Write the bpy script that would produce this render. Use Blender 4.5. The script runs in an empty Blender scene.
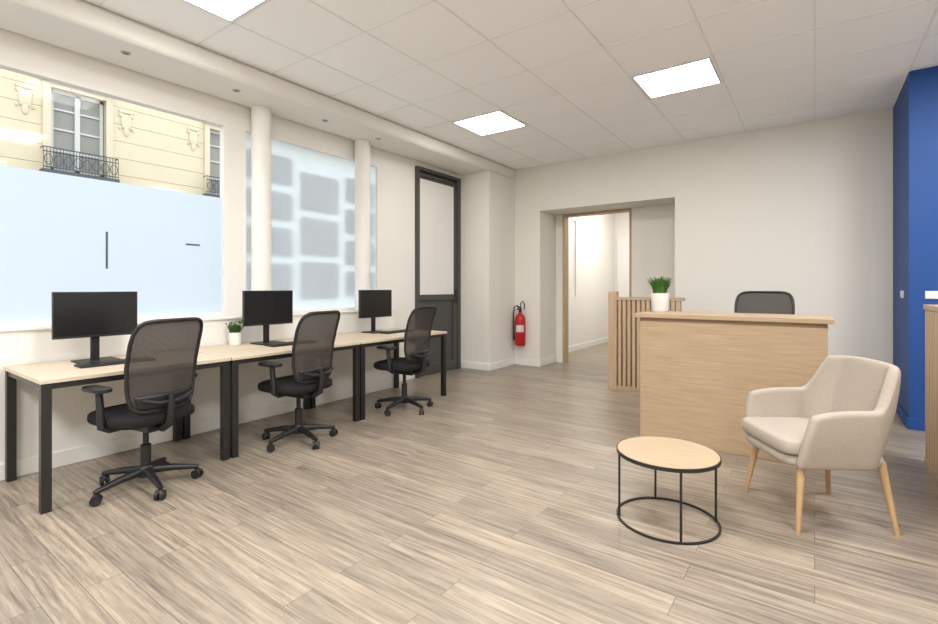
import bpy, bmesh, math, random
from mathutils import Vector, Matrix
random.seed(7)
PI = math.pi
scene = bpy.context.scene
COL = scene.collection
scene.view_settings.view_transform = 'Standard'

# ------------------------------------------------------------------ helpers
def lin(c):
    out = []
    for v in c:
        v = v / 255.0
        out.append(v / 12.92 if v <= 0.04045 else ((v + 0.055) / 1.055) ** 2.4)
    return tuple(out)

def nodes_of(m):
    m.use_nodes = True
    nt = m.node_tree
    for n in list(nt.nodes): nt.nodes.remove(n)
    out = nt.nodes.new('ShaderNodeOutputMaterial')
    return nt, out

def mat(name, rgb, rough=0.5, metal=0.0, var=0.06, scale=30.0, bump=0.0, spec=0.5):
    m = bpy.data.materials.new(name)
    nt, out = nodes_of(m)
    L = nt.links.new
    b = nt.nodes.new('ShaderNodeBsdfPrincipled')
    tc = nt.nodes.new('ShaderNodeTexCoord')
    nz = nt.nodes.new('ShaderNodeTexNoise'); nz.inputs['Scale'].default_value = scale
    nz.inputs['Detail'].default_value = 4
    L(tc.outputs['Object'], nz.inputs['Vector'])
    mx = nt.nodes.new('ShaderNodeMix'); mx.data_type = 'RGBA'
    c = lin(rgb)
    mx.inputs[6].default_value = tuple(v * (1 - var) for v in c) + (1,)
    mx.inputs[7].default_value = tuple(min(1, v * (1 + var)) for v in c) + (1,)
    L(nz.outputs['Fac'], mx.inputs[0])
    L(mx.outputs[2], b.inputs['Base Color'])
    b.inputs['Roughness'].default_value = rough
    b.inputs['Metallic'].default_value = metal
    b.inputs['Specular IOR Level'].default_value = spec
    if bump > 0:
        bp = nt.nodes.new('ShaderNodeBump'); bp.inputs['Strength'].default_value = bump
        bp.inputs['Distance'].default_value = 0.002
        L(nz.outputs['Fac'], bp.inputs['Height']); L(bp.outputs['Normal'], b.inputs['Normal'])
    L(b.outputs[0], out.inputs[0])
    return m

def wood(name, light, dark, stretch=(1.2, 26, 26), rough=0.45):
    m = bpy.data.materials.new(name)
    nt, out = nodes_of(m); L = nt.links.new
    b = nt.nodes.new('ShaderNodeBsdfPrincipled')
    tc = nt.nodes.new('ShaderNodeTexCoord')
    mp = nt.nodes.new('ShaderNodeMapping'); mp.inputs['Scale'].default_value = stretch
    nz = nt.nodes.new('ShaderNodeTexNoise'); nz.inputs['Scale'].default_value = 2.2
    nz.inputs['Detail'].default_value = 7; nz.inputs['Roughness'].default_value = 0.66
    rp = nt.nodes.new('ShaderNodeValToRGB')
    rp.color_ramp.elements[0].position = 0.3; rp.color_ramp.elements[0].color = lin(dark) + (1,)
    rp.color_ramp.elements[1].position = 0.68; rp.color_ramp.elements[1].color = lin(light) + (1,)
    L(tc.outputs['Object'], mp.inputs[0]); L(mp.outputs[0], nz.inputs['Vector'])
    L(nz.outputs['Fac'], rp.inputs[0]); L(rp.outputs[0], b.inputs['Base Color'])
    b.inputs['Roughness'].default_value = rough
    L(b.outputs[0], out.inputs[0])
    return m

def emis(name, rgb, strength):
    m = bpy.data.materials.new(name)
    nt, out = nodes_of(m)
    e = nt.nodes.new('ShaderNodeEmission')
    e.inputs[0].default_value = lin(rgb) + (1,); e.inputs[1].default_value = strength
    nt.links.new(e.outputs[0], out.inputs[0])
    return m

def mix_shader(name, kind_a, col_a, kind_b, col_b, fac):
    m = bpy.data.materials.new(name)
    nt, out = nodes_of(m)
    def mk(k, c):
        n = nt.nodes.new(k); n.inputs[0].default_value = tuple(c) + (1,)
        if k == 'ShaderNodeBsdfGlossy': n.inputs['Roughness'].default_value = 0.05
        return n
    a = mk(kind_a, col_a); b = mk(kind_b, col_b)
    mx = nt.nodes.new('ShaderNodeMixShader'); mx.inputs[0].default_value = fac
    nt.links.new(a.outputs[0], mx.inputs[1]); nt.links.new(b.outputs[0], mx.inputs[2])
    nt.links.new(mx.outputs[0], out.inputs[0])
    return m

def mesh_fabric():
    m = bpy.data.materials.new('chair_mesh')
    nt, out = nodes_of(m); L = nt.links.new
    tc = nt.nodes.new('ShaderNodeTexCoord')
    ws = []
    for d, sc in (('Z', 44.0), ('Y', 44.0)):
        w = nt.nodes.new('ShaderNodeTexWave'); w.wave_type = 'BANDS'; w.bands_direction = d
        w.inputs['Scale'].default_value = sc; w.inputs['Distortion'].default_value = 0.3
        w.inputs['Detail'].default_value = 1.0
        L(tc.outputs['Object'], w.inputs['Vector']); ws.append(w)
    mu = nt.nodes.new('ShaderNodeMath'); mu.operation = 'MULTIPLY'
    L(ws[0].outputs['Fac'], mu.inputs[0]); L(ws[1].outputs['Fac'], mu.inputs[1])
    mx = nt.nodes.new('ShaderNodeMix'); mx.data_type = 'RGBA'
    mx.inputs[6].default_value = lin((66, 62, 59)) + (1,); mx.inputs[7].default_value = lin((98, 92, 87)) + (1,)
    L(mu.outputs[0], mx.inputs[0])
    d = nt.nodes.new('ShaderNodeBsdfDiffuse'); L(mx.outputs[2], d.inputs[0])
    t = nt.nodes.new('ShaderNodeBsdfTransparent')
    f = nt.nodes.new('ShaderNodeMath'); f.operation = 'MULTIPLY'; f.inputs[1].default_value = 0.30
    L(mu.outputs[0], f.inputs[0])
    ms = nt.nodes.new('ShaderNodeMixShader')
    L(f.outputs[0], ms.inputs[0]); L(d.outputs[0], ms.inputs[1]); L(t.outputs[0], ms.inputs[2])
    L(ms.outputs[0], out.inputs[0])
    return m

def floor_mat():
    m = bpy.data.materials.new('laminate_floor')
    nt, out = nodes_of(m); L = nt.links.new
    N = nt.nodes.new
    b = N('ShaderNodeBsdfPrincipled')
    tc = N('ShaderNodeTexCoord')
    br = N('ShaderNodeTexBrick'); br.offset = 0.37; br.offset_frequency = 2
    br.inputs['Color1'].default_value = (0, 0, 0, 1); br.inputs['Color2'].default_value = (1, 1, 1, 1)
    br.inputs['Mortar'].default_value = (0.5, 0.5, 0.5, 1)
    br.inputs['Scale'].default_value = 1.0
    br.inputs['Mortar Size'].default_value = 0.0013
    br.inputs['Mortar Smooth'].default_value = 0.2
    br.inputs['Brick Width'].default_value = 1.25
    br.inputs['Row Height'].default_value = 0.14
    L(tc.outputs['Object'], br.inputs['Vector'])
    sc = N('ShaderNodeVectorMath'); sc.operation = 'SCALE'; sc.inputs['Scale'].default_value = 13.0
    L(br.outputs['Color'], sc.inputs[0])
    def streak(sx, sy, scale, rough, dist):
        mp = N('ShaderNodeMapping'); mp.inputs['Scale'].default_value = (sx, sy, 1.0)
        L(tc.outputs['Object'], mp.inputs[0])
        ad = N('ShaderNodeVectorMath'); ad.operation = 'ADD'
        L(mp.outputs[0], ad.inputs[0]); L(sc.outputs[0], ad.inputs[1])
        nz = N('ShaderNodeTexNoise'); nz.inputs['Scale'].default_value = scale
        nz.inputs['Detail'].default_value = 10; nz.inputs['Roughness'].default_value = rough
        nz.inputs['Distortion'].default_value = dist
        L(ad.outputs[0], nz.inputs['Vector'])
        return nz
    nz = streak(1.2, 28.0, 1.7, 0.72, 0.25)
    rp = N('ShaderNodeValToRGB')
    e = rp.color_ramp.elements
    e[0].position = 0.30; e[0].color = lin((104, 95, 86)) + (1,)
    e[1].position = 0.72; e[1].color = lin((180, 165, 145)) + (1,)
    x = e.new(0.43); x.color = lin((134, 123, 111)) + (1,)
    x = e.new(0.55); x.color = lin((157, 144, 128)) + (1,)
    L(nz.outputs['Fac'], rp.inputs[0])
    # a second, sparser layer of dark grey weathered streaks
    n2 = streak(0.8, 12.0, 2.0, 0.72, 0.5)
    r2 = N('ShaderNodeValToRGB')
    r2.color_ramp.elements[0].position = 0.36; r2.color_ramp.elements[0].color = (0.74, 0.735, 0.73, 1)
    r2.color_ramp.elements[1].position = 0.50; r2.color_ramp.elements[1].color = (1, 1, 1, 1)
    L(n2.outputs['Fac'], r2.inputs[0])
    m2 = N('ShaderNodeMix'); m2.data_type = 'RGBA'; m2.blend_type = 'MULTIPLY'; m2.inputs[0].default_value = 1
    L(rp.outputs[0], m2.inputs[6]); L(r2.outputs[0], m2.inputs[7])
    tint = N('ShaderNodeMix'); tint.data_type = 'RGBA'
    tint.inputs[6].default_value = (0.82, 0.82, 0.825, 1); tint.inputs[7].default_value = (1.12, 1.11, 1.09, 1)
    L(br.outputs['Color'], tint.inputs[0])
    mu = N('ShaderNodeMix'); mu.data_type = 'RGBA'; mu.blend_type = 'MULTIPLY'; mu.inputs[0].default_value = 1
    L(m2.outputs[2], mu.inputs[6]); L(tint.outputs[2], mu.inputs[7])
    dk = N('ShaderNodeMix'); dk.data_type = 'RGBA'
    L(br.outputs['Fac'], dk.inputs[0]); L(mu.outputs[2], dk.inputs[6])
    dk.inputs[7].default_value = lin((90, 82, 74)) + (1,)
    L(dk.outputs[2], b.inputs['Base Color'])
    b.inputs['Roughness'].default_value = 0.32
    bp = N('ShaderNodeBump'); bp.inputs['Strength'].default_value = 0.12; bp.inputs['Distance'].default_value = 0.002
    L(nz.outputs['Fac'], bp.inputs['Height']); L(bp.outputs['Normal'], b.inputs['Normal'])
    L(b.outputs[0], out.inputs[0])
    return m

def BM(): return bmesh.new()

def box(bm, x0, x1, y0, y1, z0, z1):
    v = [bm.verts.new(p) for p in ((x0,y0,z0),(x1,y0,z0),(x1,y1,z0),(x0,y1,z0),(x0,y0,z1),(x1,y0,z1),(x1,y1,z1),(x0,y1,z1))]
    for f in ((3,2,1,0),(4,5,6,7),(0,1,5,4),(1,2,6,5),(2,3,7,6),(3,0,4,7)):
        bm.faces.new([v[i] for i in f])

def tube(bm, pts, r, seg=10, closed=False):
    pts = [Vector(p) for p in pts]; n = len(pts)
    rs = r if isinstance(r, (list, tuple)) else [r] * n
    T = []
    for i in range(n):
        if closed: t = pts[(i + 1) % n] - pts[i - 1]
        else: t = pts[min(i + 1, n - 1)] - pts[max(i - 1, 0)]
        T.append(t.normalized())
    a = Vector((0, 0, 1)) if abs(T[0].z) < 0.9 else Vector((1, 0, 0))
    nrm = (a - T[0] * a.dot(T[0])).normalized()
    rings = []
    for i in range(n):
        nrm = (nrm - T[i] * nrm.dot(T[i])).normalized()
        bn = T[i].cross(nrm)
        rings.append([bm.verts.new(pts[i] + (nrm * math.cos(2*PI*k/seg) + bn * math.sin(2*PI*k/seg)) * rs[i]) for k in range(seg)])
    for i in range(n if closed else n - 1):
        A, B = rings[i], rings[(i + 1) % n]
        for k in range(seg):
            bm.faces.new((A[k], A[(k+1) % seg], B[(k+1) % seg], B[k]))
    if not closed:
        bm.faces.new(list(reversed(rings[0]))); bm.faces.new(rings[-1])

def lathe(bm, prof, seg=32, c=(0, 0, 0), closed=False):
    rings = []
    for r, z in prof:
        if r < 1e-5: rings.append([bm.verts.new((c[0], c[1], c[2] + z))])
        else: rings.append([bm.verts.new((c[0] + r*math.cos(2*PI*k/seg), c[1] + r*math.sin(2*PI*k/seg), c[2] + z)) for k in range(seg)])
    m = len(rings)
    for i in range(m if closed else m - 1):
        A, B = rings[i], rings[(i + 1) % m]
        for k in range(seg):
            k2 = (k + 1) % seg
            if len(A) == 1 and len(B) == 1: continue
            if len(A) == 1: bm.faces.new((A[0], B[k], B[k2]))
            elif len(B) == 1: bm.faces.new((A[k], A[k2], B[0]))
            else: bm.faces.new((A[k], A[k2], B[k2], B[k]))

def sgnpow(v, e): return math.copysign(abs(v) ** e, v)

def pillow(bm, c, a, b, h, e1=0.4, e2=0.45, nu=18, nv=48):
    rings = []
    for i in range(nu + 1):
        ph = -PI/2 + PI * i / nu
        cz = sgnpow(math.sin(ph), e1); cr = sgnpow(math.cos(ph), e1) if 0 < i < nu else 0
        if i in (0, nu): rings.append([bm.verts.new((c[0], c[1], c[2] + h * cz))]); continue
        rings.append([bm.verts.new((c[0] + a*cr*sgnpow(math.cos(2*PI*k/nv), e2), c[1] + b*cr*sgnpow(math.sin(2*PI*k/nv), e2), c[2] + h*cz)) for k in range(nv)])
    for i in range(nu):
        A, B = rings[i], rings[i+1]
        for k in range(nv):
            k2 = (k+1) % nv
            if len(A) == 1: bm.faces.new((A[0], B[k2], B[k]))
            elif len(B) == 1: bm.faces.new((A[k], A[k2], B[0]))
            else: bm.faces.new((A[k], A[k2], B[k2], B[k]))

def obj(name, bm, material, parent=None, bevel=0, smooth=True, sub=0, solid=0, angle=38):
    bmesh.ops.recalc_face_normals(bm, faces=bm.faces)
    me = bpy.data.meshes.new(name); bm.to_mesh(me); bm.free()
    me.materials.append(material)
    if smooth:
        for p in me.polygons: p.use_smooth = True
        me.set_sharp_from_angle(angle=math.radians(angle))
    o = bpy.data.objects.new(name, me); COL.objects.link(o)
    if parent: o.parent = parent
    if solid:
        md = o.modifiers.new('solid', 'SOLIDIFY'); md.thickness = solid; md.offset = 0
    if bevel:
        md = o.modifiers.new('bevel', 'BEVEL'); md.width = bevel; md.segments = 2
        md.limit_method = 'ANGLE'; md.angle_limit = math.radians(40)
    if sub:
        md = o.modifiers.new('sub', 'SUBSURF'); md.levels = sub; md.render_levels = sub
    return o

def tag(o, label, cat, group=None):
    o['label'] = label; o['category'] = cat
    if group: o['group'] = group
    return o

def thing(name, label, cat, loc=(0,0,0), rz=0, group=None):
    o = bpy.data.objects.new(name, None); COL.objects.link(o)
    o.empty_display_size = 0.1
    o.location = loc; o.rotation_euler = (0, 0, rz)
    return tag(o, label, cat, group)

def struct(name, bm, m, parent=None, **kw):
    o = obj(name, bm, m, parent, **kw)
    if not parent: o['kind'] = 'structure'
    return o

def struct_empty(name, loc=(0,0,0)):
    o = bpy.data.objects.new(name, None); COL.objects.link(o)
    o.location = loc; o['kind'] = 'structure'
    return o

def copy_tree(o, parent=None):
    c = o.copy(); COL.objects.link(c)
    if parent: c.parent = parent
    for ch in [x for x in list(o.children)]:
        copy_tree(ch, c)
    return c

def dup(root, loc, rz, label):
    c = copy_tree(root)
    c.location = loc; c.rotation_euler = (0, 0, rz); c['label'] = label
    return c

# ------------------------------------------------------------------ materials
M_wall = mat('painted_wall', (226, 222, 214), 0.75, var=0.015, scale=3)
M_wall_w = mat('painted_wall_white', (231, 228, 222), 0.7, var=0.015, scale=3)
M_trim = mat('trim_paint', (232, 230, 225), 0.5, var=0.01)
M_blue = mat('blue_paint', (8, 66, 134), 0.6, var=0.03, scale=4)
M_ceil = mat('ceiling_tile', (250, 250, 250), 0.9, var=0.02, scale=60, bump=0.1)
M_grid = mat('ceiling_grid_bar', (234, 234, 233), 0.5, var=0.02)
M_floor = floor_mat()
M_black = mat('black_metal', (30, 29, 29), 0.4, var=0.1)
M_iron = mat('dark_iron', (74, 74, 73), 0.6, var=0.1)
M_blackp = mat('black_plastic', (26, 26, 27), 0.45, var=0.1)
M_screen = mat('screen_black', (24, 24, 26), 0.25, var=0.02)
M_fabric_b = mat('black_fabric', (33, 32, 32), 0.9, var=0.25, scale=400, bump=0.3, spec=0.2)
M_desk = wood('pale_desk_laminate', (210, 194, 171), (195, 177, 153), (22, 1.2, 22))
M_oak = wood('oak_front', (186, 161, 131), (163, 138, 110), (1.4, 34, 34))
M_oak_v = wood('oak_vertical', (194, 168, 137), (172, 145, 114), (28, 28, 1.0))
M_leg = wood('leg_wood', (190, 157, 116), (174, 139, 99), (24, 24, 1.5))
M_doorwood = wood('door_frame_wood', (190, 162, 128), (170, 142, 108), (24, 24, 1.2))
M_table = wood('table_oak', (186, 164, 137), (165, 142, 115), (1.6, 34, 34))
M_beige = mat('beige_upholstery', (168, 157, 145), 1.0, var=0.28, scale=200, bump=0.8, spec=0.02)
M_red = mat('red_enamel', (176, 22, 24), 0.3, var=0.04)
M_labelp = mat('pale_sticker', (205, 198, 190), 0.5, var=0.3, scale=40)
M_white = mat('white_ceramic', (232, 230, 226), 0.35, var=0.01)
M_plate = mat('white_plastic', (215, 217, 220), 0.4, var=0.01)
M_green = mat('leaf_green', (66, 108, 44), 0.55, var=0.35, scale=25)
M_soil = mat('soil', (58, 44, 34), 0.95, var=0.3)
M_doordark = mat('dark_grey_joinery', (72, 71, 69), 0.5, var=0.04)
M_blind = mat('roller_blind', (224, 222, 217), 0.8, var=0.02)
M_spot = mat('spot_metal', (176, 174, 171), 0.35, metal=0.2)
M_spotin = mat('spot_inner', (104, 102, 100), 0.4)
M_facade = mat('cream_stone', (208, 190, 158), 0.9, var=0.06, scale=3)
M_facade2 = mat('pale_stone', (206, 189, 159), 0.9, var=0.06, scale=5)
M_paneglass = mat('facade_pane', (146, 142, 132), 0.5, var=0.1, scale=2, spec=0.1)
M_winwhite = mat('facade_joinery', (194, 189, 179), 0.5, var=0.02)
M_street = mat('asphalt', (150, 148, 146), 0.9, var=0.1)
M_mark = mat('grey_mark', (70, 74, 80), 0.6)
M_light = emis('panel_light', (255, 252, 247), 22.0)
M_glass = mix_shader('clear_glass', 'ShaderNodeBsdfTransparent', (0.97, 0.98, 0.98), 'ShaderNodeBsdfGlossy', (1, 1, 1), 0.006)
M_film = mix_shader('frosted_film', 'ShaderNodeBsdfTranslucent', (0.77, 0.86, 0.97), 'ShaderNodeBsdfDiffuse', (0.66, 0.76, 0.88), 0.12)
M_film2 = mix_shader('frosted_film_bright', 'ShaderNodeBsdfTranslucent', (0.85, 0.93, 1.0), 'ShaderNodeBsdfDiffuse', (0.7, 0.78, 0.88), 0.06)
M_film3 = mix_shader('frosted_film_pale', 'ShaderNodeBsdfTranslucent', (0.95, 0.92, 0.90), 'ShaderNodeBsdfDiffuse', (0.8, 0.82, 0.84), 0.3)
M_paper = mix_shader('display_panel_paper', 'ShaderNodeBsdfTranslucent', (0.84, 0.81, 0.80), 'ShaderNodeBsdfDiffuse', (0.64, 0.64, 0.65), 0.15)
M_mesh = mesh_fabric()

# ------------------------------------------------------------------ setting
EYE = 1.27; ZC = 3.2
bm = BM(); box(bm, -4.9, 3.3, -3.1, 11.5, -0.1, 0); struct('floor', bm, M_floor, smooth=False)
bm = BM(); box(bm, -4.65, 3.3, -3.1, 7.46, ZC, ZC + 0.1); ceil = struct('ceiling', bm, M_ceil, smooth=False)
bm = BM()
k = -6
while True:
    x = 0.69 * k
    if x > 3.2: break
    if x > -3.97: box(bm, x - .006, x + .006, -3, 6.87, ZC - .004, ZC)
    k += 1
for k in range(-8, 9):
    y = 1.845 + 0.645 * k
    if -3 < y < 6.87: box(bm, -3.98, 3.2, y - .006, y + .006, ZC - .004, ZC)
struct('trim_1', bm, M_grid, smooth=False)

# left wall
bm = BM()
box(bm, -4.65, -4.34, -3, 4.42, 0, 0.975)
box(bm, -4.65, -4.53, 4.42, 5.01, 0, 0.975)
box(bm, -4.65, -4.53, -3, -1.0, 0.975, ZC)
box(bm, -4.65, -4.53, 2.375, 2.525, 0.975, 2.83)
box(bm, -4.65, -4.53, 4.33, 5.01, 0.975, 2.83)
box(bm, -4.65, -4.53, -1.0, 5.01, 2.83, ZC)
box(bm, -4.65, -4.53, 5.01, 6.02, 2.96, ZC)
box(bm, -4.65, -4.53, 6.02, 6.87, 0, ZC)
struct('wall_left', bm, M_wall_w, smooth=False)
bm = BM(); box(bm, -4.53, -3.98, -3, 6.87, 3.03, ZC); struct('trim_2', bm, M_wall_w, bevel=0.035)
bm = BM(); box(bm, -4.53, -4.0, 6.09, 6.87, 0, 3.03); struct('wall_corner_pier', bm, M_wall, smooth=False)
# sill board on the ledge
bm = BM(); box(bm, -4.53, -4.325, -2.9, 4.42, 0.975, 0.995); struct('trim_3', bm, M_trim, bevel=0.004)
# baseboards
bm = BM(); box(bm, -4.34, -4.325, -3, 4.42, 0, 0.11); struct('baseboard_left', bm, M_trim, bevel=0.004)
bm = BM()
box(bm, -4.515, -4.0, 6.075, 6.09, 0, 0.11); box(bm, -4.0, -3.985, 6.075, 6.87, 0, 0.11)
struct('baseboard_pier', bm, M_trim, bevel=0.004)
bm = BM()
box(bm, -3.985, -3.547, 6.855, 6.87, 0, 0.11); box(bm, -3.547, -3.532, 6.855, 7.43, 0, 0.11)
box(bm, -1.527, 0.67, 6.855, 6.87, 0, 0.11); box(bm, -2.28, -1.527, 7.445, 7.46, 0, 0.11)
struct('baseboard_back', bm, M_trim, bevel=0.004)
# back wall, thick, with a deep opening
bm = BM()
box(bm, -4.53, -3.547, 6.87, 7.46, 0, ZC)
box(bm, -3.547, -1.527, 6.87, 7.46, 2.48, ZC)
box(bm, -1.527, 3.2, 6.87, 7.46, 0, ZC)
box(bm, -4.53, -3.422, 7.46, 7.58, 0, 3.3)
box(bm, -2.288, -1.4, 7.46, 7.58, 0, 3.3)
box(bm, -3.422, -2.288, 7.46, 7.58, 2.478, 3.3)
struct('wall_back', bm, M_wall, smooth=False)
# blue projecting wall
bm = BM(); box(bm, 0.685, 3.2, 5.79, 6.87, 0, ZC); struct('wall_blue', bm, M_blue, smooth=False)
bm = BM(); box(bm, 0.67, 3.2, 5.775, 5.79, 0, 0.1); box(bm, 0.67, 0.685, 5.79, 6.855, 0, 0.1)
struct('baseboard_blue', bm, M_blue, bevel=0.004)
bm = BM(); box(bm, 3.2, 3.3, -3, 5.79, 0, ZC); struct('wall_right', bm, M_wall, smooth=False)
bm = BM(); box(bm, -4.65, 3.3, -3.1, -3, 0, ZC); struct('wall_front', bm, M_wall, smooth=False)
# corridor behind
ZK = 3.3
bm = BM()
box(bm, -4.0, -3.9, 7.58, 8.90, 0, ZK); box(bm, -4.0, -3.9, 9.14, 11.4, 0, ZK)
box(bm, -4.0, -3.9, 8.90, 9.14, 0, 1.05); box(bm, -4.0, -3.9, 8.90, 9.14, 2.62, ZK)
box(bm, -4.0, -1.9, 11.4, 11.5, 0, ZK); box(bm, -2.0, -1.9, 7.58, 11.4, 0, ZK)
box(bm, -4.0, -1.9, 7.58, 11.5, ZK, ZK + .1)
struct('wall_corridor', bm, M_wall_w, smooth=False)
bm = BM(); box(bm, -3.9, -3.885, 7.6, 11.4, 0, 0.1); struct('baseboard_corridor', bm, M_trim)
# doorway frame (wood)
d2 = struct_empty('door_2', (0, 0, 0))
bm = BM(); box(bm, -3.42, -3.385, 7.44, 7.60, 0, 2.44); struct('door_jamb', bm, M_doorwood, d2, bevel=0.003)
bm = BM(); box(bm, -2.315, -2.29, 7.44, 7.60, 0, 2.44); struct('door_jamb', bm, M_doorwood, d2, bevel=0.003)
bm = BM(); box(bm, -3.42, -2.29, 7.44, 7.60, 2.441, 2.475); struct('door_head', bm, M_doorwood, d2, bevel=0.003)
# white door at corridor end
d3 = struct_empty('door_3', (0, 0, 0))
bm = BM(); box(bm, -3.83, -3.0, 11.36, 11.4, 0, 2.45); struct('door_leaf', bm, M_white, d3, bevel=0.004)
bm = BM(); tube(bm, [(-3.1, 11.355, 1.05), (-3.1, 11.31, 1.05), (-3.2, 11.31, 1.05)], 0.01); struct('door_handle', bm, M_spot, d3)
# corridor window
w3 = struct_empty('window_3')
bm = BM(); box(bm, -3.93, -3.925, 8.92, 9.12, 1.07, 2.60); struct('frosted_pane', bm, M_film3, w3, smooth=False)
bm = BM()
box(bm, -3.95, -3.9, 8.90, 8.92, 1.05, 2.62); box(bm, -3.95, -3.9, 9.12, 9.14, 1.05, 2.62)
box(bm, -3.95, -3.9, 8.92, 9.12, 1.05, 1.07); box(bm, -3.95, -3.9, 8.92, 9.12, 2.60, 2.62)
struct('window_frame', bm, M_trim, w3, smooth=False)

# dark grey door beside the pier
d1 = struct_empty('door_1')
bm = BM()
box(bm, -4.60, -4.48, 5.01, 5.05, 0, 2.96); box(bm, -4.60, -4.48, 5.95, 6.02, 0, 2.96)
box(bm, -4.60, -4.48, 5.05, 5.95, 2.915, 2.96)
struct('door_frame', bm, M_doordark, d1, bevel=0.004)
bm = BM()
box(bm, -4.58, -4.50, 5.055, 5.085, 0.01, 2.83); box(bm, -4.58, -4.50, 5.86, 5.945, 0.01, 2.83)
box(bm, -4.58, -4.50, 5.085, 5.86, 1.08, 1.16); box(bm, -4.58, -4.50, 5.085, 5.86, 2.80, 2.83)
box(bm, -4.58, -4.50, 5.085, 5.86, 0.01, 0.16); box(bm, -4.57, -4.53, 5.085, 5.86, 0.16, 1.08)
struct('door_leaf', bm, M_doordark, d1, bevel=0.004)
bm = BM(); box(bm, -4.60, -4.49, 5.05, 5.95, 2.835, 2.855); struct('transom_bar', bm, M_doordark, d1)
bm = BM(); box(bm, -4.58, -4.57, 5.05, 5.95, 2.855, 2.915); struct('transom_pane', bm, mat('dark_pane', (96, 98, 100), 0.2), d1)
bm = BM(); box(bm, -4.520, -4.502, 5.086, 5.859, 1.161, 2.799); struct('roller_blind', bm, M_blind, d1)
bm = BM()
tube(bm, [(-4.50, 5.905, 1.13), (-4.44, 5.905, 1.13), (-4.44, 5.81, 1.13)], 0.011)
box(bm, -4.50, -4.493, 5.88, 5.93, 1.02, 1.24)
struct('door_handle', bm, M_blackp, d1)

# windows
def frame_rect(x0, x1, y0, y1, z0, z1, t):
    bm = BM()
    box(bm, x0, x1, y0, y0 + t, z0, z1); box(bm, x0, x1, y1 - t, y1, z0, z1)
    box(bm, x0, x1, y0 + t, y1 - t, z0, z0 + t); box(bm, x0, x1, y0 + t, y1 - t, z1 - t, z1)
    return bm
w1 = struct_empty('window_1')
struct('window_frame', frame_rect(-4.61, -4.53, -1.0, 2.375, 0.995, 2.83, 0.035), M_trim, w1, smooth=False)
bm = BM(); box(bm, -4.594, -4.590, -0.965, 2.34, 1.03, 2.795); struct('window_glass', bm, M_glass, w1, smooth=False)
bm = BM(); v = [bm.verts.new(p) for p in ((-4.578, -0.965, 1.03), (-4.578, 2.34, 1.03), (-4.578, 2.34, 2.115), (-4.578, -0.965, 2.115))]; bm.faces.new(v)
struct('frosted_film', bm, M_film, w1, smooth=False)
bm = BM()
box(bm, -4.577, -4.574, 1.420, 1.434, 1.415, 1.71)
struct('film_slot', bm, M_mark, w1, smooth=False)
bm = BM()
box(bm, -4.577, -4.574, 2.02, 2.14, 1.645, 1.660)
struct('film_slot', bm, M_mark, w1, smooth=False)
w2 = struct_empty('window_2')
struct('window_frame', frame_rect(-4.61, -4.53, 2.525, 4.33, 0.995, 2.83, 0.03), M_trim, w2, smooth=False)
bm = BM(); box(bm, -4.634, -4.630, 2.555, 4.30, 1.025, 2.80); struct('window_glass', bm, M_glass, w2, smooth=False)
bm = BM(); v = [bm.verts.new(p) for p in ((-4.560, 2.555, 1.025), (-4.560, 4.30, 1.025), (-4.560, 4.30, 2.80), (-4.560, 2.555, 2.80))]; bm.faces.new(v)
struct('frosted_film', bm, M_film2, w2, smooth=False)
# window display hanging behind the film of window 2
wd = thing('window_display', 'rows of grey display cards hung behind the frosted film of the right window', 'window display', (-4.578, 3.4, 1.02))
def card(y0, y1, z0, z1):
    # rounded card outline
    bm = BM(); r = .04; n = 6; pts = []
    for (cy, cz, a0) in ((y1 - r, z1 - r, 0), (y0 + r, z1 - r, PI/2), (y0 + r, z0 + r, PI), (y1 - r, z0 + r, 1.5*PI)):
        for i in range(n + 1):
            a = a0 + PI/2*i/n; pts.append((cy + r*math.cos(a) - 3.4, cz + r*math.sin(a) - 1.02))
    A = [bm.verts.new((-.002, p[0], p[1])) for p in pts]; B = [bm.verts.new((.002, p[0], p[1])) for p in pts]
    bm.faces.new(A); bm.faces.new(list(reversed(B)))
    for i in range(len(pts)): bm.faces.new((A[i], A[(i+1) % len(pts)], B[(i+1) % len(pts)], B[i]))
    obj('display_card', bm, M_paper, wd, smooth=False)
for (y0, y1, ztop, n, hgt, gap) in ((2.58, 3.09, 2.66, 4, .30, .075), (3.18, 3.71, 2.55, 3, .42, .07), (3.80, 4.27, 2.60, 4, .30, .075)):
    z = ztop
    for i in range(n):
        card(y0, y1, z - hgt, z); z -= hgt + gap
bm = BM()
for y in (2.64, 3.03, 3.25, 3.63, 3.86, 4.21): box(bm, -0.006, -0.004, y - 3.4 - .001, y - 3.4 + .001, 0.0, 1.78)
obj('hanging_cables', bm, M_plate, wd)

# round columns
for (y, lab) in ((2.658, 'round white column standing on the sill by the middle of the wall, left one'), (3.963, 'round white column standing on the sill near the grey door, right one')):
    bm = BM(); lathe(bm, [(0, 0), (.092, 0), (.092, 2.033), (0, 2.033)], 40)
    o = obj('round_column', bm, M_wall_w); o.location = (-4.432, y, 0.996)
    tag(o, lab, 'column', 'round columns in front of the windows')

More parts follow.
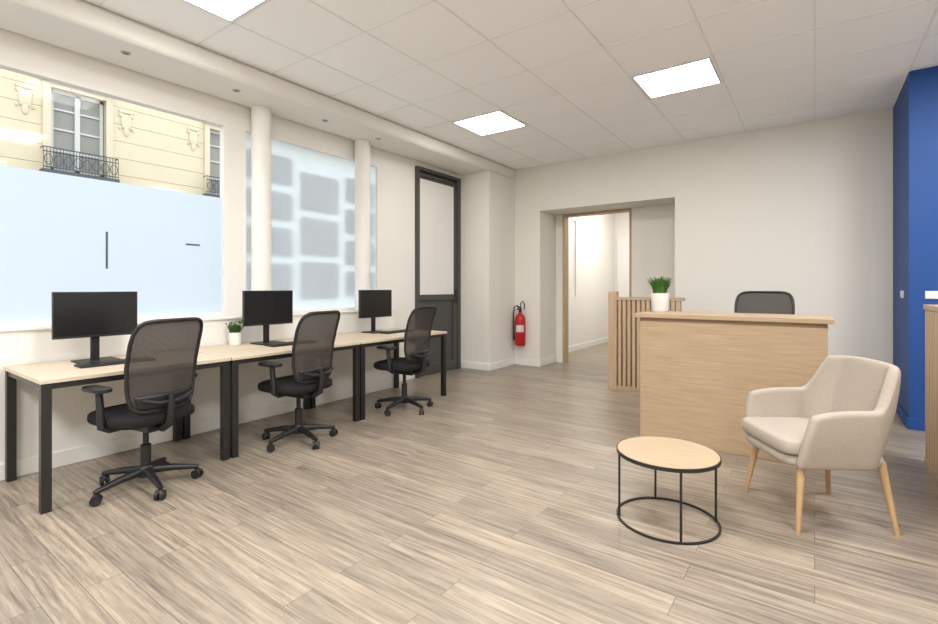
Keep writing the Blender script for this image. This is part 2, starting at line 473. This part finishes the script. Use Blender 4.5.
# ------------------------------------------------------------------ outside
bm = BM(); box(bm, -18, -4.9, -12, 26, -0.3, -0.15); struct('street', bm, M_street, smooth=False)
fb = thing('apartment_building', 'cream stone apartment building across the street seen through the left window', 'building', (-14, 0, -0.15))
wins = [-2.9, 0.5, 3.82, 7.32, 10.7, 14.0, 17.3]
WZ = [(3.9, 5.78), (7.2, 9.2)]
bm = BM()
box(bm, -1.0, -0.22, -9, 24, 0, 12)
z = 0
while z < 12:
    z1 = min(z + 0.42, 12)
    zz = z - 0.15
    spans = [(-9, 24)]
    if any(zz + 0.4 > a and zz < b for a, b in WZ):
        spans = []; prev = -9
        for w in wins: spans.append((prev, w - 0.52)); prev = w + 0.52
        spans.append((prev, 24))
    for a, b in spans: box(bm, -0.22, 0, a, b, z, z1 - 0.009)
    z += 0.42
obj('wall', bm, M_facade, fb, smooth=False)
bm = BM()
for zc in (3.35, 6.45, 9.9):
    box(bm, -0.22, 0.03, -9, 24, zc, zc + 0.12); box(bm, -0.22, 0.06, -9, 24, zc + 0.12, zc + 0.2)
obj('cornice', bm, M_facade2, fb, smooth=False)
for w in wins[1:5]:
    z0, z1 = 3.9, 5.78
    bm = BM()
    h0, h1 = z0 + .15, z1 + .15
    box(bm, -0.2, -0.1, w - .5, w - .44, h0, h1); box(bm, -0.2, -0.1, w + .44, w + .5, h0, h1)
    box(bm, -0.2, -0.1, w - .05, w + .05, h0, h1); box(bm, -0.2, -0.1, w - .5, w + .5, h1 - .07, h1)
    box(bm, -0.2, -0.1, w - .5, w + .5, h0, h0 + .1)
    for q in (0.5, 1.0, 1.45): box(bm, -0.19, -0.12, w - .44, w + .44, h0 + q - .02, h0 + q + .02)
    f = obj('window', bm, M_winwhite, fb, smooth=False)
    bm = BM(); box(bm, -0.18, -0.16, w - .44, w + .44, h0 + .1, h1 - .07); obj('pane', bm, M_paneglass, f, smooth=False)
    bm = BM()   # surround
    box(bm, -0.02, 0.06, w - .66, w - .52, h0 - .1, h1 + .12); box(bm, -0.02, 0.06, w + .52, w + .66, h0 - .1, h1 + .12)
    box(bm, -0.02, 0.06, w - .52, w + .52, h1, h1 + .12); box(bm, -0.02, 0.14, w - .7, w + .7, h1 + .12, h1 + .2)
    obj('window_surround', bm, M_facade2, fb, smooth=False)
    bm = BM()
    rz0, rz1 = z0 + .15, z0 + .62
    box(bm, 0.05, 0.28, w - .72, w + .72, rz0 - .1, rz0 - .02)
    for zz in (rz0 + .03, rz1 - .1, rz1): tube(bm, [(0.26, w - .7, zz), (0.26, w + .7, zz)], 0.012, 6)
    n = 24
    for i in range(n + 1):
        y = w - .7 + 1.4 * i / n
        tube(bm, [(0.26, y, rz0 - .02), (0.26, y, rz1)], 0.007, 5)
    for i in range(8):
        yc = w - .7 + 1.4 * (i + .5) / 8
        tube(bm, [(0.26, yc + .07*math.cos(2*PI*j/12), rz0 + .20 + .12*math.sin(2*PI*j/12)) for j in range(12)], 0.009, 5, closed=True)
    for s in (-.7, .7): tube(bm, [(0.05, w + s, rz1), (0.26, w + s, rz1)], 0.012, 6)
    obj('balcony_railing', bm, M_iron, fb)
    for s in (-.95, .95):
        bm = BM()
        pillow(bm, (0.01, w + s, 5.55), 0.04, 0.12, 0.18, 0.8, 0.8, 8, 16)
        pillow(bm, (0.01, w + s - .11, 5.70), 0.035, 0.06, 0.06, 1, 1, 8, 12); pillow(bm, (0.01, w + s + .11, 5.70), 0.035, 0.06, 0.06, 1, 1, 8, 12)
        pillow(bm, (0.01, w + s, 5.32), 0.035, 0.06, 0.14, 0.9, 0.9, 8, 12)
        box(bm, -0.01, 0.035, w + s - .16, w + s + .16, 5.76, 5.82)
        for j in range(5): pillow(bm, (0.01, w + s - .14 + .07*j, 5.45 - .04*abs(j-2)), 0.035, 0.03, 0.045, 1, 1, 6, 8)
        obj('carved_ornament', bm, M_facade2, fb)

# ------------------------------------------------------------------ ceiling lights / spots
def ceiling_light(x0, y0, label):
    t = thing('ceiling_light', label, 'ceiling light', (x0 + .345, y0 + .3225, ZC), 0, 'square ceiling light panels')
    hx, hy = .322, .300
    bm = BM()
    box(bm, -hx, hx, -hy, -hy + .012, -.014, 0); box(bm, -hx, hx, hy - .012, hy, -.014, 0)
    box(bm, -hx, -hx + .012, -hy + .012, hy - .012, -.014, 0); box(bm, hx - .012, hx, -hy + .012, hy - .012, -.014, 0)
    obj('light_frame', bm, M_plate, t)
    bm = BM(); box(bm, -hx + .012, hx - .012, -hy + .012, hy - .012, -.010, -.002)
    obj('diffuser', bm, M_light, t, smooth=False)
ceiling_light(-3.45, 1.845 - .645, 'lit square ceiling panel cut by the top edge at the upper left')
ceiling_light(-3.45, 1.845 + 4*.645, 'lit square ceiling panel deep in the room near the dark grey door')
ceiling_light(-1.38, 1.845 + 4*.645 - 0.0, 'lit square ceiling panel above the reception counter')

spots = [(1.43, 'small recessed spotlight in the lower ceiling strip, nearest the camera end'), (2.28, 'small recessed spotlight above the pier between the two windows'),
         (3.24, 'small recessed spotlight between the two round columns'), (4.0, 'small recessed spotlight by the top of the right round column')]
for y, lab in spots:
    t = thing('recessed_spotlight', lab, 'spotlight', (-4.2, y, 3.03), 0, 'spotlights in the lower ceiling strip')
    bm = BM(); lathe(bm, [(.021, -.003), (.021, -.008), (.032, -.005), (.032, 0), (.021, 0)], 24, closed=True); obj('trim_ring', bm, M_spot, t)
    bm = BM(); lathe(bm, [(0, -.010), (.012, -.008), (.020, -.004), (.020, 0), (0, 0)], 20); obj('lamp', bm, M_spotin, t)

# ------------------------------------------------------------------ desks
ZD = 0.75
def make_desk(y0, y1, label):
    w = y1 - y0 - 0.008
    t = thing('desk', label, 'desk', (-3.905, (y0 + y1)/2, 0), 0, 'desks in a row under the windows')
    hx, hy = 0.41, w/2
    bm = BM(); box(bm, -hx, hx, -hy, hy, ZD - .024, ZD); obj('tabletop', bm, M_desk, t, bevel=.002)
    for sx in (-1, 1):
        for sy in (-1, 1):
            bm = BM()
            cx, cy = sx*(hx - .03), sy*(hy - .03)
            box(bm, cx - .024, cx + .024, cy - .024, cy + .024, 0, ZD - .025)
            obj('leg', bm, M_black, t, bevel=.002)
    for sx in (-1, 1):
        bm = BM(); cx = sx*(hx - .03)
        box(bm, cx - .018, cx + .018, -hy + .055, hy - .055, ZD - .058, ZD - .025); obj('rail', bm, M_black, t)
    for sy in (-1, 1):
        bm = BM(); cy = sy*(hy - .03)
        box(bm, -hx + .055, hx - .055, cy - .018, cy + .018, ZD - .058, ZD - .025); obj('rail', bm, M_black, t)
    return t
make_desk(0.775, 1.86, 'pale wood desk with black square legs, nearest of the row')
make_desk(1.86, 3.11, 'pale wood desk with black square legs, middle of the row')
make_desk(3.11, 4.43, 'pale wood desk with black square legs, farthest of the row near the grey door')

def make_monitor(label):
    t = thing('monitor', label, 'monitor', (0, 0, ZD), 0, 'monitors on the window desks')
    bm = BM(); box(bm, -.11, .10, -.12, .12, 0, .012); obj('base', bm, M_blackp, t, bevel=.004)
    bm = BM(); box(bm, -.055, -.03, -.025, .025, .012, .36); box(bm, -.04, -.012, -.04, .04, .28, .36); obj('stand', bm, M_blackp, t, bevel=.003)
    bm = BM(); box(bm, -.018, .012, -.244, .244, .172, .487); obj('housing', bm, M_blackp, t, bevel=.004)
    bm = BM(); box(bm, .0121, .0132, -.238, .238, .188, .481); obj('screen', bm, M_screen, t, smooth=False)
    return t
mon = make_monitor('black monitor with a dark screen on the nearest desk')
mon.location = (-4.08, 1.215, ZD)
dup(mon, (-4.08, 2.52, ZD), 0, 'black monitor with a dark screen on the middle desk')
dup(mon, (-4.08, 3.85, ZD), 0, 'black monitor with a dark screen on the farthest desk')

def make_keyboard(label):
    t = thing('keyboard', label, 'keyboard', (0, 0, ZD), 0, 'keyboards on the window desks')
    bm = BM(); box(bm, -.07, .07, -.215, .215, 0, .014); obj('case', bm, M_blackp, t, bevel=.003)
    bm = BM()
    for r in range(5):
        for c in range(14):
            box(bm, -.06 + r*.0245, -.04 + r*.0245, -.205 + c*.0294, -.180 + c*.0294, .014, .019)
    obj('keys', bm, M_black, t, smooth=False)
    return t
kb = make_keyboard('thin black keyboard on the nearest desk')
kb.location = (-3.86, 1.26, ZD)
dup(kb, (-3.86, 2.60, ZD), 0, 'thin black keyboard on the middle desk')
dup(kb, (-3.90, 4.0, ZD), 0, 'thin black keyboard on the farthest desk')

# ------------------------------------------------------------------ office chairs
def make_chair(label, dz=0.0, group=None, wide=1.0):
    t = thing('office_chair', label, 'chair', (0, 0, 0), 0, group)
    # star base
    bm = BM()
    lathe(bm, [(0, .07), (.045, .07), (.048, .125), (.036, .14), (0, .14)], 24)
    ang = [PI + .35 + 2*PI*i/5 for i in range(5)]
    for a in ang:
        c, s = math.cos(a), math.sin(a)
        tube(bm, [(c*.02, s*.02, .108), (c*.15, s*.15, .098), (c*.275, s*.275, .078), (c*.295, s*.295, .074)], [.028, .022, .016, .013], 10)
    base = obj('base', bm, M_blackp, t)
    for a in ang:
        c, s = math.cos(a)*.285, math.sin(a)*.285
        bm = BM()
        ra = a + .9
        d = Vector((math.cos(ra), math.sin(ra), 0))
        for q in (-1, 1):
            p0 = Vector((c, s, .029)) + d*(q*.007); p1 = Vector((c, s, .029)) + d*(q*.024)
            tube(bm, [p0, p1], .029, 18)
        tube(bm, [(c, s, .03), (c, s, .08)], .009, 10)
        pillow(bm, (c, s, .045), .022, .022, .02, 1, 1, 8, 14)
        obj('caster', bm, M_blackp, base)
    bm = BM(); lathe(bm, [(0, .125), (.029, .125), (.029, .27 + dz*.5), (.017, .275 + dz*.5), (.017, .405 + dz), (0, .405 + dz)], 20)
    obj('gas_lift', bm, M_blackp, t)
    bm = BM(); box(bm, -.10, .14, -.07, .07, .375 + dz, .43 + dz)
    tube(bm, [(-.02, .06, .41 + dz), (-.02, .22, .40 + dz), (-.02, .26, .395 + dz)], .007, 8)
    obj('tilt_mechanism', bm, M_blackp, t, bevel=.008)
    bm = BM(); pillow(bm, (-.03, 0, .465 + dz), .245, .245*wide, .048, .55, .5)
    obj('seat', bm, M_fabric_b, t)
    # backrest
    zc, hh = .795 + dz, .275
    def bx_(y, z):
        u = (z - dz - .52)/.55
        return .205 + .105*u - .040*math.sin(PI*min(max(u, 0), 1)) - .050*(y/.23)**2
    def outl(k, n=64):
        a = 2*PI*k/n
        yy = sgnpow(math.cos(a), .31); zz = sgnpow(math.sin(a), .31)
        z = zc + hh*zz
        u = (z - dz - .52)/.55
        w = (.168 + .046*math.sin(PI*min(1, .16 + .50*u)))*wide
        return yy*w, z
    bm = BM(); pts = []
    for k in range(64):
        y, z = outl(k); pts.append((bx_(y, z), y, z))
    tube(bm, pts, .0115, 10, closed=True)
    fr = obj('backrest_frame', bm, M_blackp, t)
    bm = BM(); rings = []
    cen = bm.verts.new((bx_(0, zc), 0, zc))
    for s in range(1, 11):
        ring = []
        for k in range(64):
            y, z = outl(k); y *= s/10*.985; z = zc + (z - zc)*s/10*.985
            ring.append(bm.verts.new((bx_(y, z), y, z)))
        rings.append(ring)
    for k in range(64): bm.faces.new((cen, rings[0][k], rings[0][(k+1) % 64]))
    for s in range(9):
        for k in range(64): bm.faces.new((rings[s][k], rings[s+1][k], rings[s+1][(k+1) % 64], rings[s][(k+1) % 64]))
    obj('backrest_mesh', bm, M_mesh, fr)
    bm = BM()
    tube(bm, [(.10, 0, .405 + dz), (.18, 0, .40 + dz), (.242, 0, .435 + dz), (.255, 0, .53 + dz), (.255, 0, .62 + dz)], [.026, .026, .024, .022, .014], 12)
    tube(bm, [(.225, -.155*wide, .60 + dz), (.25, -.08, .575 + dz), (.254, 0, .57 + dz), (.25, .08, .575 + dz), (.225, .155*wide, .60 + dz)], .013, 10)
    # lumbar band across the mesh
    obj('back_support', bm, M_blackp, t)
    bm = BM()
    g = []
    for i in range(13):
        y = (-.170 + .340*i/12)*wide; row = []
        for j in range(5):
            z = .54 + dz + .08*j/4; row.append(bm.verts.new((bx_(y, z) + .010, y*(.92 + .02*j), z)))
        g.append(row)
    for i in range(12):
        for j in range(4): bm.faces.new((g[i][j], g[i+1][j], g[i+1][j+1], g[i][j+1]))
    obj('lumbar_pad', bm, M_blackp, t, solid=.012)
    for s in (-1, 1):
        y = s*.265*wide
        bm = BM()
        tube(bm, [(.02, s*.10, .42 + dz), (.02, s*.22*wide, .42 + dz), (.02, y, .445 + dz), (.015, y, .55 + dz), (.0, y, .652 + dz)], [.018, .018, .020, .021, .019], 10)
        ar = obj('armrest', bm, M_blackp, t)
        bm = BM(); pillow(bm, (-.02, y, .668 + dz), .110, .042, .017, .5, .5, 10, 32); obj('arm_pad', bm, M_blackp, ar)
    return t
ch = make_chair('black mesh-back office chair at the nearest desk', group='office chairs at the window desks')
ch.location = (-3.455, 1.285, 0); ch.rotation_euler = (0, 0, math.radians(10))
dup(ch, (-3.455, 2.40, 0), math.radians(8), 'black mesh-back office chair at the middle desk')
dup(ch, (-3.455, 3.66, 0), math.radians(6), 'black mesh-back office chair at the farthest desk')
rc = make_chair('black mesh-back office chair behind the reception counter, only its back showing', dz=.15, wide=1.12)
rc.location = (-.40, 5.25, 0); rc.rotation_euler = (0, 0, PI/2)

# ------------------------------------------------------------------ plants
def make_plant(name, label, loc, r, h, kind, fh):
    t = thing(name, label, 'plant', loc)
    bm = BM(); lathe(bm, [(0, 0), (r*.82, 0), (r*.88, .006), (r, h), (r*.9, h), (r*.86, h - .02), (0, h - .02)], 32)
    obj('pot', bm, M_white, t)
    bm = BM(); lathe(bm, [(0, h - .012), (r*.86, h - .015), (r*.86, h - .02)], 24); obj('soil', bm, M_soil, t)
    bm = BM()
    n = 260 if kind == 'grass' else 280
    for i in range(n):
        a = random.uniform(0, 2*PI); rr = r*.7*math.sqrt(random.random())
        p = Vector((rr*math.cos(a), rr*math.sin(a), h - .015))
        out = Vector((math.cos(a), math.sin(a), 0))
        L = fh*random.uniform(.65, 1.05); lean = (rr/r)*.75 + random.uniform(-.1, .25)
        side = Vector((-out.y, out.x, 0)).normalized()
        if kind == 'grass':
            w = random.uniform(.004, .007)
            prev = None
            for s in range(5):
                u = s/4
                c = p + Vector((0, 0, L*u*(1 - .15*lean*u))) + out*(L*lean*.7*u*u + .1*L*lean*u)
                ww = w*(1 - u**2) + .0006
                cur = (bm.verts.new(c - side*ww), bm.verts.new(c + side*ww))
                if prev: bm.faces.new((prev[0], prev[1], cur[1], cur[0]))
                prev = cur
        else:
            top = p + Vector((0, 0, L)) + out*(L*lean*.45) + Vector((random.uniform(-.015, .015), random.uniform(-.015, .015), 0))
            b = p.lerp(top, random.uniform(.2, .9))
            d = (Vector((random.uniform(-1, 1), random.uniform(-1, 1), random.uniform(.1, 1.1))) + out*.5).normalized()
            sd = d.cross(Vector((0, 0, 1))).normalized(); ll = random.uniform(.018, .030); lw = ll*.34
            vs = [bm.verts.new(b), bm.verts.new(b + d*ll*.45 + sd*lw), bm.verts.new(b + d*ll), bm.verts.new(b + d*ll*.45 - sd*lw)]
            bm.faces.new(vs)
            if i % 3 == 0: tube(bm, [p, b], .0015, 4)
    obj('foliage', bm, M_green, t, smooth=False)
    return t
make_plant('potted_plant', 'small leafy green plant in a white pot on the desks by a monitor', (-4.24, 2.29, ZD), .058, .112, 'leaf', .115)
make_plant('potted_plant', 'spiky green plant in a white pot on the reception counter', (-1.13, 4.52, 1.05), .078, .165, 'grass', .17)

# ------------------------------------------------------------------ reception
t = thing('reception_desk', 'tall light oak reception counter with a plain front panel', 'reception desk', (-.565, 4.15, 0))
bm = BM(); box(bm, -.635, .64, 0, .028, 0.0, .985); obj('front_panel', bm, M_oak, t, bevel=.002)
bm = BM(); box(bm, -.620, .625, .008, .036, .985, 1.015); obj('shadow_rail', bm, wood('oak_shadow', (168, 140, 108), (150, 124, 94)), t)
bm = BM(); box(bm, -.675, .675, -.04, .50, 1.015, 1.05); obj('counter_top', bm, M_oak, t, bevel=.003)
bm = BM(); box(bm, -.635, -.607, .029, .62, 0, 1.014); obj('side_panel', bm, M_oak_v, t, bevel=.002)
bm = BM(); box(bm, .612, .64, .029, .62, 0, 1.014); obj('side_panel', bm, M_oak_v, t, bevel=.002)
bm = BM(); box(bm, -.606, .611, .037, .68, .715, .74); obj('work_surface', bm, M_oak, t, bevel=.002)

def partition(label, loc, rz, length, post=True):
    t = thing('slatted_partition', label, 'partition', loc, rz, 'low slatted oak partitions')
    z = 1.145
    x0 = 0.0
    if post:
        bm = BM(); box(bm, 0, .105, -.04, .04, 0, 1.215); obj('end_post', bm, M_oak_v, t, bevel=.002); x0 = .106
    bm = BM(); box(bm, x0, length, -.045, .045, z - .035, z); obj('top_rail', bm, M_oak, t, bevel=.002)
    bm = BM(); box(bm, x0, length, -.04, .04, 0, .05); obj('bottom_rail', bm, M_oak, t, bevel=.002)
    x = x0 + .018
    while x + .036 < length:
        bm = BM(); box(bm, x, x + .036, -.038, .038, .051, z - .036); obj('slat', bm, M_oak_v, t, bevel=.002)
        x += .057
    return t
partition('low slatted oak partition behind the left end of the reception counter', (-2.10, 5.95, 0), 0, .88)
partition('low slatted oak partition at the right edge beside the blue wall', (.68, 4.72, 0), -PI/2, 1.5, False)

# ------------------------------------------------------------------ coffee table
t = thing('coffee_table', 'round coffee table with oak top and black wire base', 'coffee table', (-.655, 2.765, 0))
R_ = .264
bm = BM(); lathe(bm, [(0, .356), (R_ - .006, .356), (R_ - .006, .374), (0, .374)], 72); obj('tabletop', bm, M_table, t)
bm = BM(); lathe(bm, [(R_ - .0055, .354), (R_, .354), (R_, .373), (R_ - .0055, .373)], 72, closed=True); obj('rim', bm, M_black, t)
bm = BM(); lathe(bm, [(R_ - .010, 0), (R_, 0), (R_, .011), (R_ - .010, .011)], 72, closed=True); obj('base_ring', bm, M_black, t)
a0 = math.radians(-62)
for i in range(4):
    a = a0 + i*PI/2
    cx, cy = (R_ - .012)*math.cos(a), (R_ - .012)*math.sin(a)
    bm = BM(); tube(bm, [(cx, cy, .005), (cx, cy, .357)], .0065, 8); obj('leg', bm, M_black, t)

# ------------------------------------------------------------------ armchair
t = thing('armchair', 'beige upholstered tub armchair with splayed wooden legs beside the coffee table', 'armchair', (0.0, 3.35, 0), math.radians(213))
plan = []     # (x, y, backness, frontness)
HW = .285; RC = .15
for i in range(9): plan.append((.25 - .34*i/8, HW, 0, 1 - i/8))
for i in range(1, 12):
    a = PI/2 + (PI/2)*i/12; u = i/12
    bk = min(max((u - .12)/.34, 0), 1); bk = bk*bk*(3 - 2*bk)
    plan.append((-.09 + RC*math.cos(a), HW - RC + RC*math.sin(a), bk, 0))
nb = 6
for i in range(0, nb + 1): plan.append((-.24, (HW - RC)*(1 - 2*i/nb), 1, 0))
half = plan[9:20]
for (x, y, b, f) in reversed(half): plan.append((x, -y, b, 0))
for i in range(9): plan.append((-.09 + .34*i/8, -HW, 0, i/8))
bm = BM(); rows = []
NV = 10
for (x, y, bk, fr) in plan:
    zt = .645 + .220*bk - .032*fr**3
    if bk > .98: zt += .006*(1 - (y/.16)**2)
    row = []
    for j in range(NV):
        v = j/(NV - 1); z = .330 + (zt - .330)*v
        xx = x - .055*bk*v**1.1 - fr*.045*v**2
        inset = (1 - v)**2*.05
        yy = y*(1 + .035*v - (inset/.31 if abs(y) > .2 else 0)) * (1 - .09*bk*v**3)
        xx = xx + inset*bk
        row.append(bm.verts.new((xx, yy, z)))
    rows.append(row)
for i in range(len(rows) - 1):
    for j in range(NV - 1): bm.faces.new((rows[i][j], rows[i+1][j], rows[i+1][j+1], rows[i][j+1]))
obj('backrest_shell', bm, M_beige, t, solid=.054, sub=2, angle=180)
bm = BM(); pillow(bm, (.030, 0, .362), .262, .248, .036, .4, .35); obj('seat_base', bm, M_beige, t, angle=180)
bm = BM(); pillow(bm, (.050, 0, .433), .258, .253, .047, .36, .28); obj('seat_cushion', bm, M_beige, t, angle=180)
for sx in (-1, 1):
    for sy in (-1, 1):
        bm = BM()
        tube(bm, [(sx*.200, sy*.205, .36), (sx*.247, sy*.252, 0.0)], [.021, .0105], 16)
        for v in bm.verts:
            if v.co.z < .02: v.co.z = 0
        obj('leg', bm, M_leg, t)

# ------------------------------------------------------------------ fire extinguisher
t = thing('fire_extinguisher', 'red fire extinguisher with black hose hanging on the back wall', 'fire extinguisher', (-3.85, 6.77, .33))
bm = BM(); lathe(bm, [(0, 0), (.076, 0), (.084, .012), (.084, .42), (.076, .46), (.048, .50), (.026, .515), (.026, .535), (0, .535)], 36); obj('cylinder', bm, M_red, t)
bm = BM(); lathe(bm, [(.085, .22), (.0855, .22), (.0855, .33), (.085, .33)], 36, closed=True)
dele = [f for f in bm.faces if f.calc_center_median().x*.49 - f.calc_center_median().y*.87 < .060]
bmesh.ops.delete(bm, geom=dele, context='FACES'); obj('sticker', bm, M_labelp, t)
bm = BM(); lathe(bm, [(0, .535), (.022, .535), (.024, .585), (.012, .60), (0, .60)], 18)
obj('valve', bm, M_blackp, t)
bm = BM(); tube(bm, [(0, .02, .595), (0, -.03, .62), (0, -.12, .645)], .010, 8); tube(bm, [(0, .0, .57), (0, -.04, .585), (0, -.115, .58)], .009, 8); obj('handle', bm, M_blackp, t)
bm = BM()
tube(bm, [(-.015, 0, .565), (-.05, -.02, .64), (-.09, -.03, .62), (-.105, -.03, .50), (-.103, -.03, .30), (-.100, -.03, .14), (-.097, -.03, .08)], [.011]*5 + [.014, .016], 10)
tube(bm, [(.01, 0, .60), (.02, -.01, .69), (.055, -.015, .715), (.085, -.015, .66), (.08, -.015, .58)], .009, 8)
obj('hose', bm, M_blackp, t)
bm = BM(); box(bm, -.02, .02, .07, .0995, .34, .46); obj('wall_bracket', bm, M_black, t)

# ------------------------------------------------------------------ sockets on the blue wall
t = thing('wall_socket', 'white socket plate on the narrow side of the blue wall', 'socket', (.685, 6.15, 1.2), 0, 'white socket plates on the blue wall')
bm = BM(); box(bm, -.010, 0, -.075, .075, -.035, .035); obj('plate', bm, M_plate, t, bevel=.003)
bm = BM(); box(bm, -.013, -.0101, -.060, -.010, -.022, .022); box(bm, -.013, -.0101, .010, .060, -.022, .022); obj('rocker', bm, M_white, t, bevel=.001)
t = thing('wall_socket', 'white socket plate on the wide front of the blue wall', 'socket', (.845, 5.79, 1.2), 0, 'white socket plates on the blue wall')
bm = BM(); box(bm, -.055, .075, -.010, 0, -.035, .035); obj('plate', bm, M_plate, t, bevel=.003)
bm = BM(); box(bm, -.045, .000, -.013, -.0101, -.022, .022); box(bm, .02, .065, -.013, -.0101, -.022, .022); obj('rocker', bm, M_white, t, bevel=.001)

# ------------------------------------------------------------------ lights
def area(name, loc, size, power, col=(.985, .985, .98), rot=(0, 0, 0)):
    l = bpy.data.lights.new(name, 'AREA'); l.shape = 'SQUARE'; l.size = size; l.energy = power; l.color = col
    o = bpy.data.objects.new(name, l); o.location = loc; o.rotation_euler = rot; COL.objects.link(o)
    return o
for (x, y, p) in ((-1.04, 1.52, 70), (-3.1, -1.1, 76), (-1.04, -1.1, 72), (1.04, -1.1, 72), (1.04, 1.52, 68)):
    area('ceiling_fill', (x, y, 3.17), .6, p)  # added out-of-view lamps to fill the room, set like more ceiling panels
area('ceiling_fill', (1.3, 4.2, 3.17), .5, 74, (.94, .97, 1.0))  # cool lamp added out of view to pale the back wall's right end
area('corridor_fill', (-2.9, 9.6, 3.25), .5, 58, (1.0, .975, .93))  # unseen lamp added to brighten the space beyond the doorway

w = bpy.data.worlds.new('sky'); scene.world = w; w.use_nodes = True
nt = w.node_tree
bg = nt.nodes['Background']; bg.inputs[0].default_value = (.80, .89, 1.0, 1); bg.inputs[1].default_value = 2.95

# ------------------------------------------------------------------ camera
cam = bpy.data.cameras.new('camera'); co = bpy.data.objects.new('camera', cam); COL.objects.link(co)
cam.sensor_width = 36; cam.sensor_fit = 'HORIZONTAL'
cam.lens = 36*481/938; cam.shift_y = -25/938; cam.clip_start = .05
co.location = (0, 0, EYE); co.rotation_euler = (PI/2, 0, math.radians(35.7))
scene.camera = co
